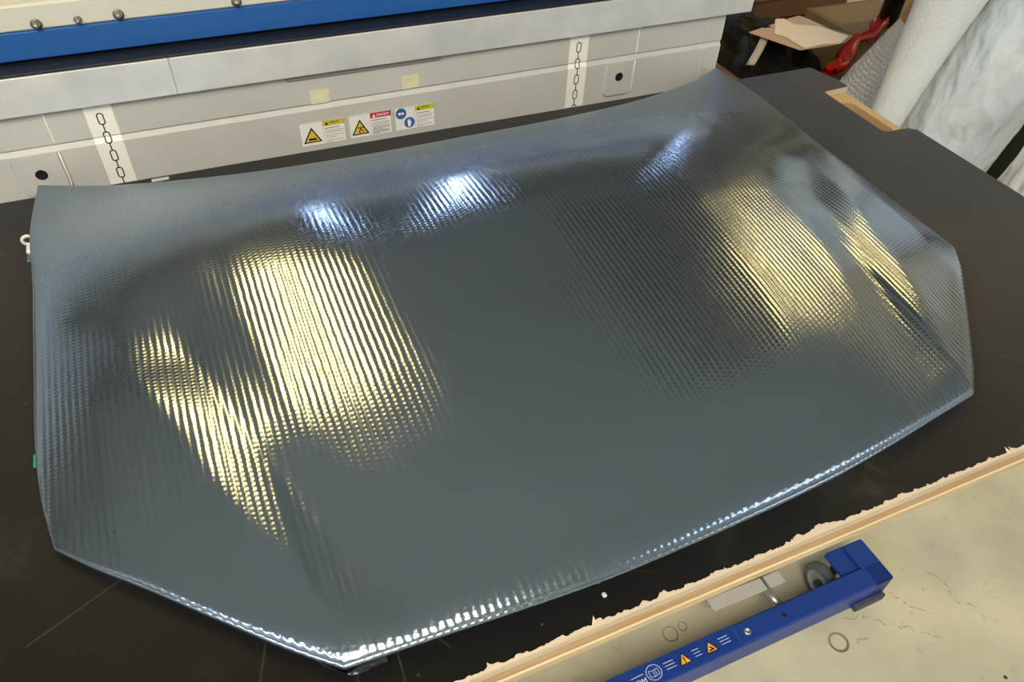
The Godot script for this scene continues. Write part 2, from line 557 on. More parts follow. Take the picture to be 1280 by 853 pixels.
func make_table() -> void:
	var t := thing("worktable", "black film-faced plywood worktable with torn pale front edge and notched right side", "worktable", Vector3(.1, 0, -.82))
	var tx := table_tex()
	var bm := mat(Color.WHITE, 1.0)
	bm.albedo_texture = tx[0]
	bm.roughness_texture = tx[1]
	bm.metallic_specular = .2
	bm.rim_enabled = true
	bm.rim = .5
	bm.rim_tint = .3
	var st := begin()
	slab(st, table_outline(), TY - .0016, TY, 1 / 1.5)
	part("film_face", done(st), bm, t).set_meta("label", "black phenolic film face with scratches")
	var plies := [[.0016, .0165, 0.0, Color(.79, .73, .66), Color(.71, .63, .55)], [.0165, .0185, .0012, Color(.50, .36, .25), Color(.40, .28, .2)], [.0185, .0365, 0.0, Color(.73, .63, .49), Color(.65, .53, .39)], [.0365, .041, -.0008, Color(.93, .87, .76), Color(.86, .78, .65)], [.041, .056, 0.0, Color(.77, .71, .60), Color(.70, .62, .50)]]
	var k := 0
	for p in plies:
		st = begin()
		slab(st, table_outline(p[2], .02 if k > 0 else 0.0), TY - p[1], TY - p[0])
		part("ply", done(st), wood(40 + k, p[3], p[4]), t)
		k += 1
	# torn veneer where the saw lifted the black film
	var rg := RandomNumberGenerator.new()
	rg.seed = 11
	st = begin()
	var nz := noise(77, 9.0, 4)
	var x := -.2
	var prev := 0.003
	var poly := PackedVector2Array()
	var zf := -.2855
	while x < 1.466:
		var dd := .0025 + maxf(0, nz.get_noise_2d(x * 6, 3)) * .006 + rg.randf() * .0014
		if rg.randf() < .03:
			dd += rg.randf() * .004
		for big in [[.537, .008, .014], [.575, .010, .03], [.265, .007, .006], [.9, .006, .006], [.42, .004, .012], [.70, .004, .02], [.35, .004, .015], [1.05, .004, .02]]:
			var q: float = absf(x - big[0]) / big[2]
			if q < 1:
				dd += big[1] * (1 - q) * (.6 + .4 * rg.randf())
		var x2 := x + rg.randf_range(.001, .004)
		var h := TY + .0007
		quad(st, Vector3(x, h, zf), Vector3(x2, h, zf), Vector3(x2, h, zf - dd), Vector3(x, h, zf - prev), Vector3.UP)
		quad(st, Vector3(x, TY - .0005, zf - prev), Vector3(x2, TY - .0005, zf - dd), Vector3(x2, h, zf - dd), Vector3(x, h, zf - prev), Vector3.FORWARD)
		quad(st, Vector3(x, h, zf), Vector3(x2, h, zf), Vector3(x2, h - .004, zf), Vector3(x, h - .004, zf), Vector3.BACK)
		prev = dd
		x = x2
	var tv := part("torn_veneer", done(st), wood(46, Color(.83, .785, .73), Color(.76, .70, .63)), t)
	tv.set_meta("label", "pale splintered veneer along the sawn edge")
	# upstanding splinters
	for q in [[.262, .009, .003], [.546, .007, -.004], [.895, .008, .002]]:
		st = begin()
		var a := Vector3(q[0], TY + .0005, -.289)
		var tip := a + Vector3(q[2], .0002, -q[1])
		for e in [[Vector3(-.003, 0, 0), Vector3(.003, 0, 0)], [Vector3(.003, 0, 0), Vector3(0, 0, .004)], [Vector3(0, 0, .004), Vector3(-.003, 0, 0)]]:
			tri(st, a + e[0], a + e[1], tip, e[0] + e[1] + Vector3(0, .001, 0))
		part("splinter", done(st), mat(Color(.95, .82, .70), .8), t)
	# pale rounded piece of edge at the notch and the yellow batten with a routed pocket below it
	var bt := CSGCombiner3D.new()
	bt.name = "lower_board"
	t.add_child(bt, true)
	bt.position = -t.position
	var wm := wood(47, Color(.79, .69, .52), Color(.71, .60, .42))
	var c1 := CSGBox3D.new()
	c1.name = "board_body"
	c1.size = Vector3(.0985, .0385, .2435)
	c1.position = Vector3(1.4165, TY - .0168 - .01925, -1.1405)
	c1.material = wm
	bt.add_child(c1)
	var c2 := CSGPolygon3D.new()
	c2.name = "pocket_cut"
	var rr := PackedVector2Array()
	for i in 24:
		var an := TAU * (i + .5) / 24
		rr.append(Vector2(cos(an) * .020 + signf(cos(an)) * .020, sin(an) * .020 + signf(sin(an)) * .056))
	c2.polygon = rr
	c2.depth = .03
	c2.operation = CSGShape3D.OPERATION_SUBTRACTION
	c2.rotation = Vector3(-PI / 2, 0, 0)
	c2.position = Vector3(1.404, TY - .010, -1.128)
	c2.material = mat(Color(.68, .56, .40), .8)
	bt.add_child(c2)
	# frame and legs
	var lm := mat(Color(.16, .17, .18), .5, .3)
	for q in [[-1.15, -1.28], [-1.15, -.74], [1.38, -1.33], [1.38, -.74]]:
		part("leg", boxm(Vector3(q[0] - .03, 0, q[1] - .025), Vector3(q[0] + .03, TY - .0885, q[1] + .025)), lm, t)
	part("apron", boxm(Vector3(-1.12, TY - .13, -.42), Vector3(1.37, TY - .0565, -.38)), lm, t)
	part("apron", boxm(Vector3(-1.12, TY - .13, -1.34), Vector3(1.30, TY - .0565, -1.30)), lm, t)

# ------------------------------------------------------------------ press with its labels
func plate_uv(st: SurfaceTool, x0: float, x1: float, y0: float, y1: float, z: float, d: float) -> void:
	var a := Vector3(x0, y1, z); var b := Vector3(x1, y1, z); var c := Vector3(x1, y0, z); var e := Vector3(x0, y0, z)
	var k := Vector3(0, 0, -d)
	quad(st, a, b, c, e, Vector3.BACK)
	var u := [Vector2(.01, .5), Vector2(.01, .5), Vector2(.01, .5), Vector2(.01, .5)]
	quad(st, a, b, b + k, a + k, Vector3.UP, u)
	quad(st, e, c, c + k, e + k, Vector3.DOWN, u)
	quad(st, a, e, e + k, a + k, Vector3.LEFT, u)
	quad(st, b, c, c + k, b + k, Vector3.RIGHT, u)

func print_mat(im: Image, rough := .4) -> StandardMaterial3D:
	var m := mat(Color.WHITE, rough)
	m.albedo_texture = ImageTexture.create_from_image(im)
	m.texture_repeat = false
	return m

func chain_image() -> Image:
	var im := Image.create(176, 640, false, Image.FORMAT_RGB8)
	im.fill(Color(.93, .93, .92))
	# 1 mm = 4 px; strip is 44 x 160 mm
	var ink := Color(.06, .06, .06)
	var x := 88.0
	for k in 5:
		var y := 116.0 + k * 138 - 4
		for sx in [-1, 1]:
			px_line(im, Vector2(x + sx * 19, y - 24), Vector2(x + sx * 19, y + 24), 8, ink)
		for sy in [-1, 1]:
			for i in 10:
				var a0 := PI * i / 10
				var a1 := PI * (i + 1) / 10
				px_line(im, Vector2(x + cos(a0) * 19, y + sy * (24 + sin(a0) * 17)), Vector2(x + cos(a1) * 19, y + sy * (24 + sin(a1) * 17)), 8, ink)
		px_line(im, Vector2(x, y + 38), Vector2(x, y + 100), 8, ink)
	return im

func warn_image(kind: int) -> Image:
	var W := 360
	var H := 200
	var im := Image.create(W, H, false, Image.FORMAT_RGB8)
	im.fill(Color(.92, .92, .92))
	var black := Color(.05, .05, .05)
	var head: Color = [Color(.80, .75, .22), Color(.72, .16, .18), Color(.76, .78, .22)][kind]
	im.fill_rect(Rect2i(184, 4, 172, 44), head)
	var ink := Color.WHITE if kind == 1 else black
	px_tri(im, Vector2(200, 42), Vector2(228, 42), Vector2(214, 12), ink)
	px_text(im, "DANGER" if kind == 1 else "WARNING", Vector2i(236, 16), 3 if kind == 1 else 2, ink)
	var rows := [[66, 120, 5], [90, 150, 3], [106, 140, 3], [130, 150, 3], [146, 96, 3], [170, 140, 3], [184, 60, 3]]
	for r in rows:
		im.fill_rect(Rect2i(194, r[0], r[1], r[2]), Color(.25, .25, .28))
	if kind == 1:
		for y in [120, 138, 154, 162, 178]:
			im.fill_rect(Rect2i(194, y, 146, 3), Color(.4, .4, .42))
	im.fill_rect(Rect2i(180, 0, 2, H), Color(.6, .6, .6))
	for e in [Rect2i(0, 0, W, 3), Rect2i(0, H - 3, W, 3), Rect2i(0, 0, 3, H), Rect2i(W - 3, 0, 3, H)]:
		im.fill_rect(e, Color(.55, .56, .58))
	if kind < 2:
		px_tri(im, Vector2(18, 172), Vector2(166, 172), Vector2(92, 40), black)
		px_tri(im, Vector2(36, 162), Vector2(148, 162), Vector2(92, 62), Color(.86, .76, .30))
		if kind == 0:
			im.fill_rect(Rect2i(62, 138, 62, 14), black)
			for k in 5:
				im.fill_rect(Rect2i(66 + k * 12, 130, 6, 8), black)
		else:
			px_line(im, Vector2(74, 112), Vector2(118, 112), 7, black)
			px_line(im, Vector2(96, 112), Vector2(82, 150), 8, black)
			px_line(im, Vector2(96, 120), Vector2(118, 148), 7, black)
			px_line(im, Vector2(78, 150), Vector2(92, 152), 6, black)
	else:
		for q in [[58, 52], [128, 138]]:
			px_disc(im, Vector2(q[0], q[1]), 47, Color(.20, .40, .68))
		px_disc(im, Vector2(44, 52), 11, Color.WHITE)
		px_disc(im, Vector2(72, 52), 11, Color.WHITE)
		px_line(im, Vector2(44, 46), Vector2(72, 46), 5, Color.WHITE)
		px_line(im, Vector2(124, 130), Vector2(126, 164), 24, Color.WHITE)
		for k in 3:
			px_line(im, Vector2(116 + k * 8, 110), Vector2(116 + k * 8, 130), 5, Color.WHITE)
		px_line(im, Vector2(140, 130), Vector2(144, 150), 6, Color.WHITE)
	return im

func make_press() -> void:
	var t := thing("vacuum_press", "long grey press with aluminium table edge and blue upper beam behind the worktable", "press machine", Vector3(0, TY, -1.362))
	t.rotation.z = deg_to_rad(.5)
	# everything below is in the press's own axes: x along it, y up from the worktable's height, z from the front panel
	var B := -TY + .012
	var grey := mat(Color.WHITE, .5)
	grey.albedo_texture = noise_tex(51, .02, Color(.725, .73, .725), Color(.765, .77, .765), 128)
	tri_map(grey, 1.2)
	var add := func(called: String, st: SurfaceTool, m: Material, par: Node3D) -> MeshInstance3D:
		return put(called, st.commit(), m, par)
	# lower panel, ledge and recessed upper panel as one pressed profile
	var body_st := begin()
	var prof := [Vector2(.0, B), Vector2(.0, .082), Vector2(-.001, .0835), Vector2(-.0062, .0912), Vector2(-.0062, .0922), Vector2(-.0030, .0932), Vector2(-.0026, .0945), Vector2(-.0030, .155)]
	var X0 := -1.3
	var X1 := 1.15
	for i in prof.size() - 1:
		var a: Vector2 = prof[i]
		var b: Vector2 = prof[i + 1]
		quad(body_st, Vector3(X0, a.y, a.x), Vector3(X1, a.y, a.x), Vector3(X1, b.y, b.x), Vector3(X0, b.y, b.x), Vector3(0, .5, 1))
		quad(body_st, Vector3(X1, a.y, a.x), Vector3(X1, b.y, b.x), Vector3(X1, b.y, -.9), Vector3(X1, a.y, -.9), Vector3.RIGHT)
		quad(body_st, Vector3(X0, a.y, a.x), Vector3(X0, b.y, b.x), Vector3(X0, b.y, -.9), Vector3(X0, a.y, -.9), Vector3.LEFT)
	quad(body_st, Vector3(X0, B, -.9), Vector3(X1, B, -.9), Vector3(X1, .155, -.9), Vector3(X0, .155, -.9), Vector3.FORWARD)
	quad(body_st, Vector3(X0, .155, -.9), Vector3(X1, .155, -.9), Vector3(X1, .155, -.01), Vector3(X0, .155, -.01), Vector3.UP)
	quad(body_st, Vector3(X0, B, -.9), Vector3(X1, B, -.9), Vector3(X1, B, 0), Vector3(X0, B, 0), Vector3.DOWN)
	add.call("front_panel", done(body_st), grey, t)
	# raised cover plates with the black plug holes
	for q in [[-.304, -.226, -.265, .045], [.850, .923, .886, .049]]:
		var out := PackedVector2Array()
		var inn := PackedVector2Array()
		for e in [[out, 0.0], [inn, .0035]]:
			var ins: float = e[1]
			var pp: PackedVector2Array = e[0]
			pp.append(Vector2(q[0] + ins, .081))
			for i in 7:
				var an := PI + PI / 2 * i / 6
				pp.append(Vector2(q[0] + .014 + cos(an) * (.014 - ins), .004 + .014 + sin(an) * (.014 - ins)))
			for i in 7:
				var an := PI * 1.5 + PI / 2 * i / 6
				pp.append(Vector2(q[1] - .014 + cos(an) * (.014 - ins), .004 + .014 + sin(an) * (.014 - ins)))
			pp.append(Vector2(q[1] - ins, .081))
			if ins == 0.0:
				out = pp
			else:
				inn = pp
		var cst := begin()
		for i in out.size():
			var k := (i + 1) % out.size()
			var nn := Vector3(out[k].y - out[i].y, out[i].x - out[k].x, .01)
			quad(cst, Vector3(out[i].x, out[i].y, .0001), Vector3(out[k].x, out[k].y, .0001), Vector3(inn[k].x, inn[k].y, .0048), Vector3(inn[i].x, inn[i].y, .0048), nn)
		var ids := Geometry2D.triangulate_polygon(inn)
		for i in range(0, ids.size(), 3):
			var p := [inn[ids[i]], inn[ids[i + 1]], inn[ids[i + 2]]]
			tri(cst, Vector3(p[0].x, p[0].y, .0048), Vector3(p[1].x, p[1].y, .0048), Vector3(p[2].x, p[2].y, .0048), Vector3.BACK)
		var cp: MeshInstance3D = add.call("cover_plate", done(cst), grey, t)
		var pg := put("plug_hole", lathe([[.0098, .0049], [.0092, .0054], [.0088, .0054], [.0080, .0050], [.0, .0050]], Vector3(q[2], q[3], 0), Vector3.BACK, 24).commit(), mat(Color(.015, .015, .015), .8), cp)
		pg.set_meta("label", "black round plug hole")
	# upright seams above the plates and the turned end of the panel
	var seam_white := mat(Color(.93, .93, .92), .5)  # two seams and the plate edge beads are whiter than the panel
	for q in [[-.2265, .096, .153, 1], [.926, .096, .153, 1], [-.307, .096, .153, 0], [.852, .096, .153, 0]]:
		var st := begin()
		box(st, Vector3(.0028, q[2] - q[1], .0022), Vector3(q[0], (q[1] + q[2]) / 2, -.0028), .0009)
		add.call("seam", done(st), seam_white if q[3] else grey, t)
	for q in [[.0, B, .080, 0.0], [.0, .097, .154, -.003]]:
		var st := begin()
		box(st, Vector3(.012, q[2] - q[1], .003), Vector3(1.108, (q[1] + q[2]) / 2, q[3] + .0005), .0014)
		add.call("end_flange", done(st), grey, t)
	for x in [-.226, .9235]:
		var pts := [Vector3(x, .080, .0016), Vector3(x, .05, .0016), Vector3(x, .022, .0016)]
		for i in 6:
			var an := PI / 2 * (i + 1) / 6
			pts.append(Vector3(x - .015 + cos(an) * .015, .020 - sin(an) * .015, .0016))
		put("white_bead", tube(pts, pts.map(func(_p): return .0015), 8).commit(), seam_white, t)
	# dark packing strip under the table edge
	var st2 := begin()
	box(st2, Vector3(.30, .009, .012), Vector3(.325, .1485, -.005), .001)
	add.call("packing_strip", done(st2), mat(Color(.56, .56, .55), .6), t)
	# aluminium table edge, in two lengths that meet at a joint
	var al := mat(Color.WHITE, .42, .25)
	al.albedo_texture = noise_tex(52, .012, Color(.76, .77, .79), Color(.88, .885, .89), 256, 5)
	al.normal_enabled = true
	al.normal_texture = normal_tex(53, .02, 1.2)
	al.normal_scale = .25
	tri_map(al, 1.6)
	for q in [[X0, -.01165], [-.01135, 1.207]]:
		var st := begin()
		box(st, Vector3(q[1] - q[0], .0635, .9), Vector3((q[0] + q[1]) / 2, .1868, .010 - .45), .0012)
		add.call("aluminium_edge", done(st), al, t)
	# dark gap sheet, blue beam and cream frame set back on the table
	var st3 := begin()
	box(st3, Vector3(2.35, .0045, .5), Vector3(-.13, .2208, -.243), .001)  # dark sheet over the plate top, its colour stands for the shaded gap
	add.call("gap_shade_sheet", done(st3), mat(Color(.085, .10, .14), .45), t)
	st3 = begin()
	box(st3, Vector3(2.35, .0445, .06), Vector3(-.13, .24925, -.063), .002)
	var blue := mat(Color(.10, .34, .63), .42)
	add.call("blue_beam", done(st3), blue, t)
	var cream := mat(Color(.80, .80, .77), .5)
	st3 = begin()
	box(st3, Vector3(2.35, .040, .05), Vector3(-.13, .2920, -.059), .003)
	add.call("cream_rail", done(st3), cream, t)
	st3 = begin()
	box(st3, Vector3(2.35, .055, .80), Vector3(-.13, .2835, -.486), .003)
	add.call("upper_frame", done(st3), cream, t)
	var steel := mat(Color(.62, .60, .57), .28, .9)
	for q in [[-.188, .281, 1.0], [-.128, .281, .72], [-.067, .282, 1.0], [.120, .282, 1.0], [.30, .282, 1.0]]:
		var k: float = q[2]
		var b := put("bolt", lathe([[.0068 * k, 0], [.0068 * k, .0035], [.0052 * k, .0045], [.0052 * k, .008], [.004 * k, .0105], [.002 * k, .012], [0, .0123]], Vector3(q[0], q[1], -.034), Vector3.BACK, 16).commit(), steel, t)
		var w := put("washer", lathe([[.0045 * k, .0002], [.0085 * k, .0002], [.0085 * k, .0014], [.0045 * k, .0014]], Vector3(q[0], q[1], -.034), Vector3.BACK, 16).commit(), mat(Color(.45, .44, .42), .4, .8), b)
	# stick-on strips with a printed chain, bent over the ledge
	var cm := print_mat(chain_image(), .45)
	for x in [-.1665, .7590]:
		var st := begin()
		var line := [Vector2(.0004, -.006), Vector2(.0004, .083), Vector2(-.0006, .0838), Vector2(-.0042, .0915), Vector2(-.0022, .0945), Vector2(-.0026, .154)]
		for i in line.size() - 1:
			var a: Vector2 = line[i]
			var b: Vector2 = line[i + 1]
			var va := 1 - (a.y + .006) / .16
			var vb := 1 - (b.y + .006) / .16
			quad(st, Vector3(x, b.y, b.x), Vector3(x + .0445, b.y, b.x), Vector3(x + .0445, a.y, a.x), Vector3(x, a.y, a.x), Vector3(0, .3, 1), [Vector2(0, vb), Vector2(1, vb), Vector2(1, va), Vector2(0, va)])
			for sx in [0.0, .0445]:
				quad(st, Vector3(x + sx, b.y, b.x), Vector3(x + sx, a.y, a.x), Vector3(x + sx, a.y, a.x - .0006), Vector3(x + sx, b.y, b.x - .0006), Vector3.LEFT if sx == 0.0 else Vector3.RIGHT, [Vector2(.02, vb), Vector2(.02, va), Vector2(.02, va), Vector2(.02, vb)])
		var c: MeshInstance3D = add.call("chain_sticker", done(st), cm, t)
		c.set_meta("label", "white strip sticker printed with a black chain")
	var wl := ["warning sticker with a crushing triangle and yellow header", "warning sticker with a triangle and red danger header", "warning sticker with two blue goggles and glove discs"]
	var wx := [[.1825, .2715], [.2785, .3655], [.3725, .4570]]
	for k in 3:
		var st := begin()
		plate_uv(st, wx[k][0], wx[k][1], .0085, .0580, .0006, .0008)
		var c: MeshInstance3D = add.call("warning_sticker", done(st), print_mat(warn_image(k)), t)
		c.set_meta("label", wl[k])
	# bits of masking tape
	var tape := mat(Color.WHITE, .7)
	tape.albedo_texture = noise_tex(54, .05, Color(.83, .81, .68), Color(.89, .87, .75), 64)
	for q in [[.213, .092, .250, .120], [.393, .094, .428, .122]]:
		var st := begin()
		var rgn := RandomNumberGenerator.new()
		rgn.seed = int(q[0] * 1000)
		var pts := PackedVector2Array()
		for i in 16:
			var an := TAU * i / 16
			var hx: float = (q[2] - q[0]) / 2
			var hy: float = (q[3] - q[1]) / 2
			var k := 1.0 / maxf(absf(cos(an)), absf(sin(an)))
			pts.append(Vector2((q[0] + q[2]) / 2 + cos(an) * k * hx * rgn.randf_range(.93, 1.02), (q[1] + q[3]) / 2 + sin(an) * k * hy * rgn.randf_range(.92, 1.02)))
		var ids := Geometry2D.triangulate_polygon(pts)
		for z in [-.0024, -.0030]:
			for i in range(0, ids.size(), 3):
				var p := [pts[ids[i]], pts[ids[i + 1]], pts[ids[i + 2]]]
				tri(st, Vector3(p[0].x, p[0].y, z), Vector3(p[1].x, p[1].y, z), Vector3(p[2].x, p[2].y, z), Vector3.BACK if z > -.0027 else Vector3.FORWARD, p[0] * 10, p[1] * 10, p[2] * 10)
		for i in 16:
			var a := pts[i]
			var b := pts[(i + 1) % 16]
			quad(st, Vector3(a.x, a.y, -.0024), Vector3(b.x, b.y, -.0024), Vector3(b.x, b.y, -.0030), Vector3(a.x, a.y, -.0030), Vector3(b.y - a.y, a.x - b.x, 0))
		var c: MeshInstance3D = add.call("masking_tape", done(st), tape, t)
		c.set_meta("label", "torn piece of yellowed masking tape")

# ------------------------------------------------------------------ blue lift trolley
func beam_image() -> Image:
	# 1 px = .5 mm; 300 x 50 mm seen from above, left end first
	var im := Image.create(600, 100, false, Image.FORMAT_RGB8)
	var blue := Color(.075, .225, .55)
	im.fill(blue)
	var w := Color(.80, .84, .92)
	px_line(im, Vector2(597, 8), Vector2(597, 92), 1.5, Color(.35, .45, .7))
	px_line(im, Vector2(2, 94), Vector2(597, 94), 1.2, Color(.2, .3, .6))
	for q in [[338, 0], [466, 1]]:
		var x: float = q[0]
		px_tri(im, Vector2(x - 30, 72), Vector2(x + 30, 72), Vector2(x, 18), Color(.07, .06, .05))
		px_tri(im, Vector2(x - 23, 68), Vector2(x + 23, 68), Vector2(x, 26), Color(.93, .68, .32))
		if q[1] == 0:
			px_line(im, Vector2(x, 40), Vector2(x, 55), 5, Color.BLACK)
			px_disc(im, Vector2(x, 63), 3, Color.BLACK)
		else:
			px_line(im, Vector2(x - 11, 62), Vector2(x + 11, 60), 6, Color.BLACK)
			px_line(im, Vector2(x - 2, 48), Vector2(x + 6, 58), 6, Color.BLACK)
	for q in [[248, 48], [384, 34], [512, 48]]:
		for k in 3:
			px_line(im, Vector2(q[0] + k * 2, 32 + k * 14), Vector2(q[0] + q[1] + k * 2 - 4, 32 + k * 14), 3, w)
	px_disc(im, Vector2(196, 48), 34, w)
	px_disc(im, Vector2(196, 48), 31, blue)
	px_line(im, Vector2(176, 36), Vector2(176, 62), 2.5, w)
	px_line(im, Vector2(176, 36), Vector2(194, 40), 2.5, w)
	px_line(im, Vector2(176, 62), Vector2(194, 66), 2.5, w)
	px_line(im, Vector2(194, 40), Vector2(194, 66), 2.5, w)
	px_line(im, Vector2(216, 36), Vector2(216, 62), 2.5, w)
	px_line(im, Vector2(216, 36), Vector2(194, 40), 2.5, w)
	px_line(im, Vector2(216, 62), Vector2(194, 66), 2.5, w)
	px_text(im, "i", Vector2i(202, 40), 3, w)
	px_text(im, "AM", Vector2i(110, 52), 4, w)
	px_line(im, Vector2(96, 38), Vector2(152, 36), 3, w)
	return im

func make_trolley() -> void:
	var t := thing("lift_trolley", "blue steel lift trolley foot with yellow warning triangles on the floor under the worktable", "lift trolley", Vector3(.55, 0, -.43))
	var blue := mat(Color(.075, .225, .55), .4)
	var Y := TY - .72
	var st := begin()
	box(st, Vector3(1.48, .080, .048), Vector3(.438, Y - .040, -.421), .004)
	part("beam", done(st), blue, t)
	st = begin()
	box(st, Vector3(.0545, .078, .106), Vector3(1.1515, Y - .039, -.4500), .004)
	part("end_block", done(st), blue, t)
	st = begin()
	box(st, Vector3(.0535, .012, .060), Vector3(1.1045, Y - .016, -.4760), .0015)
	part("caster_cover", done(st), blue, t)
	st = begin()
	box(st, Vector3(.085, .022, .012), Vector3(1.13, Y - .069, -.3915), .002)
	part("bumper", done(st), mat(Color(.25, .26, .34), .6), t)
	# printed strip
	st = begin()
	var a := Vector3(.469, Y + .0006, -.4445)
	var b := Vector3(.769, Y + .0006, -.4445)
	var c := Vector3(.769, Y + .0006, -.3985)
	var d := Vector3(.469, Y + .0006, -.3985)
	quad(st, a, b, c, d, Vector3.UP)
	var u := [Vector2(.3, .03), Vector2(.3, .03), Vector2(.3, .03), Vector2(.3, .03)]
	var k := Vector3(0, -.0008, 0)
	quad(st, d, c, c + k, d + k, Vector3.BACK, u)
	quad(st, a, b, b + k, a + k, Vector3.FORWARD, u)
	quad(st, b, c, c + k, b + k, Vector3.RIGHT, u)
	quad(st, a, d, d + k, a + k, Vector3.LEFT, u)
	part("printed_strip", done(st), print_mat(beam_image(), .35), t).set_meta("label", "blue strip with yellow warning triangles and white print")
	var steel := mat(Color(.75, .76, .78), .3, .85)
	part("bolt", lathe([[.0078, -.001], [.0078, .002], [.0066, .0034], [.0042, .0036], [.0036, .0016], [0, .0016]], Vector3(.793, Y, -.42), Vector3.UP, 18), steel, t)
	part("screw_hole", lathe([[.0052, .0003], [.004, .0008], [0, .0004]], Vector3(.889, Y, -.42), Vector3.UP, 16), mat(Color(.01, .01, .015), .7), t)
	# caster wheel below the cover
	var wx := 1.082
	var wc := Vector3(wx, .0500, -.4790)
	var wheel := part("caster_wheel", lathe([[.034, -.011], [.046, -.011], [.0495, -.007], [.0498, 0], [.0495, .007], [.046, .011], [.034, .011]], wc, Vector3.LEFT, 36), mat(Color(.36, .38, .42), .5), t)
	part("wheel_disc", lathe([[0, .006], [.014, .006], [.02, .003], [.033, .004], [.035, .0105]], wc, Vector3.LEFT, 36), mat(Color(.62, .64, .66), .4, .2), wheel)
	part("hub", lathe([[.011, .0], [.011, .013], [.009, .016], [.005, .016], [.005, .013], [0, .013]], wc, Vector3.LEFT, 24), mat(Color(.22, .24, .28), .45), wheel)
	part("fork", boxm(Vector3(1.094, .044, -.489), Vector3(1.104, Y - .02, -.469)), mat(Color(.3, .32, .36), .4, .6), t)
	# grey scissor arm and crossbar running under the table
	var pale := mat(Color(.66, .66, .65), .45, .1)
	st = begin()
	box(st, Vector3(.20, .026, .008), Vector3(.875, Y - .062, -.522), .002, Basis(Vector3.FORWARD, .06))
	part("scissor_arm", done(st), pale, t)
	st = begin()
	box(st, Vector3(.20, .004, .030), Vector3(.875, Y - .047, -.512), .001, Basis(Vector3.FORWARD, .06))
	part("arm_flange", done(st), mat(Color(.74, .74, .73), .4, .1), t)
	part("pivot_pin", tube([Vector3(.925, Y - .058, -.53), Vector3(.925, Y - .058, -.445)], [.011, .011], 16), steel, t)
	part("crossbar", boxm(Vector3(-.2, .02, -1.0), Vector3(-.15, .06, -.445)), blue, t)

# ------------------------------------------------------------------ the heap and the rolls behind
func lump(st: SurfaceTool, c: Vector3, r: Vector3, sd: int, amp: float, f := 1.5, nu := 56, nv := 36, floor_y := 0.002) -> void:
	var nz := noise(sd, f, 4)
	nz.noise_type = FastNoiseLite.TYPE_SIMPLEX
	var rows := []
	for j in nv + 1:
		var row := []
		var th := PI * j / nv
		for i in nu + 1:
			var ph := TAU * (i % nu) / nu
			var d := Vector3(sin(th) * cos(ph), cos(th), sin(th) * sin(ph))
			var k := 1 + amp * (1 - 2 * absf(nz.get_noise_3dv(d * 1.0))) - amp * .5
			var p := c + Vector3(d.x * r.x, d.y * r.y, d.z * r.z) * k
			p.y = maxf(p.y, floor_y)
			row.append(p)
		rows.append(row)
	sheet(st, rows, [], true)
	st.generate_normals()

func flat(pts: Array, y: float, th: float, bend := 0.0) -> SurfaceTool:
	var p := PackedVector2Array()
	for q in pts:
		p.append(Vector2(q[0], q[1]))
	var st := begin()
	slab(st, p, y, y + th)
	return done(st)

func film_roll(called: String, label: String, category: String, foot: Vector3, top: Vector3, r0: float, r1: float, m: Material, sd: int, crumple: float, group := "", mid := 0.0) -> Node3D:
	var t := thing(called, label, category, foot, group)
	var st := begin()
	var nz := noise(sd, 1.0, 4)
	var nv := 90
	var nu := 72
	var ax := (top - foot)
	var d := ax.normalized()
	var x := d.cross(Vector3.BACK).normalized()
	var y := x.cross(d).normalized()
	var rows := []
	var uvs := []
	for j in nv + 1:
		var row := []
		var uvr := []
		var v := float(j) / nv
		for i in nu + 1:
			var an := TAU * (i % nu) / nu
			var rad := lerpf(r0, r1, pow(v, 3.0)) if mid == 0.0 else (mid if v < .62 else lerpf(mid, r1, (v - .62) / .38)) if mid > 0 else lerpf(r0, r1, v)
			var n1 := nz.get_noise_3d(cos(an) * 3.0, sin(an) * 3.0, v * 2.5)
			var n2 := nz.get_noise_3d(cos(an) * 9.0, sin(an) * 9.0, v * 14)
			rad *= 1 + crumple * (1 - 2.5 * absf(n1)) * .5 + crumple * .3 * n2
			row.append(foot + ax * v + (x * cos(an) + y * sin(an)) * rad)
			uvr.append(Vector2(float(i) / nu * TAU * r0, ax.length() * v) * 10)
		rows.append(row)
		uvs.append(uvr)
	var b := sheet(st, rows, uvs, false)
	for e in [0, nv]:
		st.set_uv(Vector2.ZERO)
		st.add_vertex(foot + ax * (float(e) / nv))
		for i in nu + 1:
			st.set_uv(Vector2.ZERO)
			st.add_vertex(rows[e][i])
		for i in nu:
			for v in ([b, b + i + 2, b + i + 1] if e == 0 else [b, b + i + 1, b + i + 2]):
				st.add_index(v)
		b += nu + 2
	st.generate_normals()
	st.generate_tangents()
	part("wound_film", st, m, t)
	part("core", tube([foot + d * .01, top + d * .03], [r0 * .45, r0 * .45], 18), mat(Color(.55, .42, .28), .8), t)
	return t

func bubble_tex() -> ImageTexture:
	var N := 256
	var im := Image.create(N, N, false, Image.FORMAT_RGB8)
	for y in N:
		for x in N:
			# staggered domes, eight to a side
			var fy := float(y) / N * 8
			var fx := float(x) / N * 8 + (.5 if int(floor(fy)) % 2 else 0.0)
			var p := Vector2(fposmod(fx, 1) - .5, fposmod(fy, 1) - .5) * 2
			var n := Vector3(0, 0, 1)
			if p.length() < .9:
				n = Vector3(p.x * .75, -p.y * .75, 1).normalized()
			im.set_pixel(x, y, Color(n.x * .5 + .5, n.y * .5 + .5, n.z * .5 + .5))
	return ImageTexture.create_from_image(im)

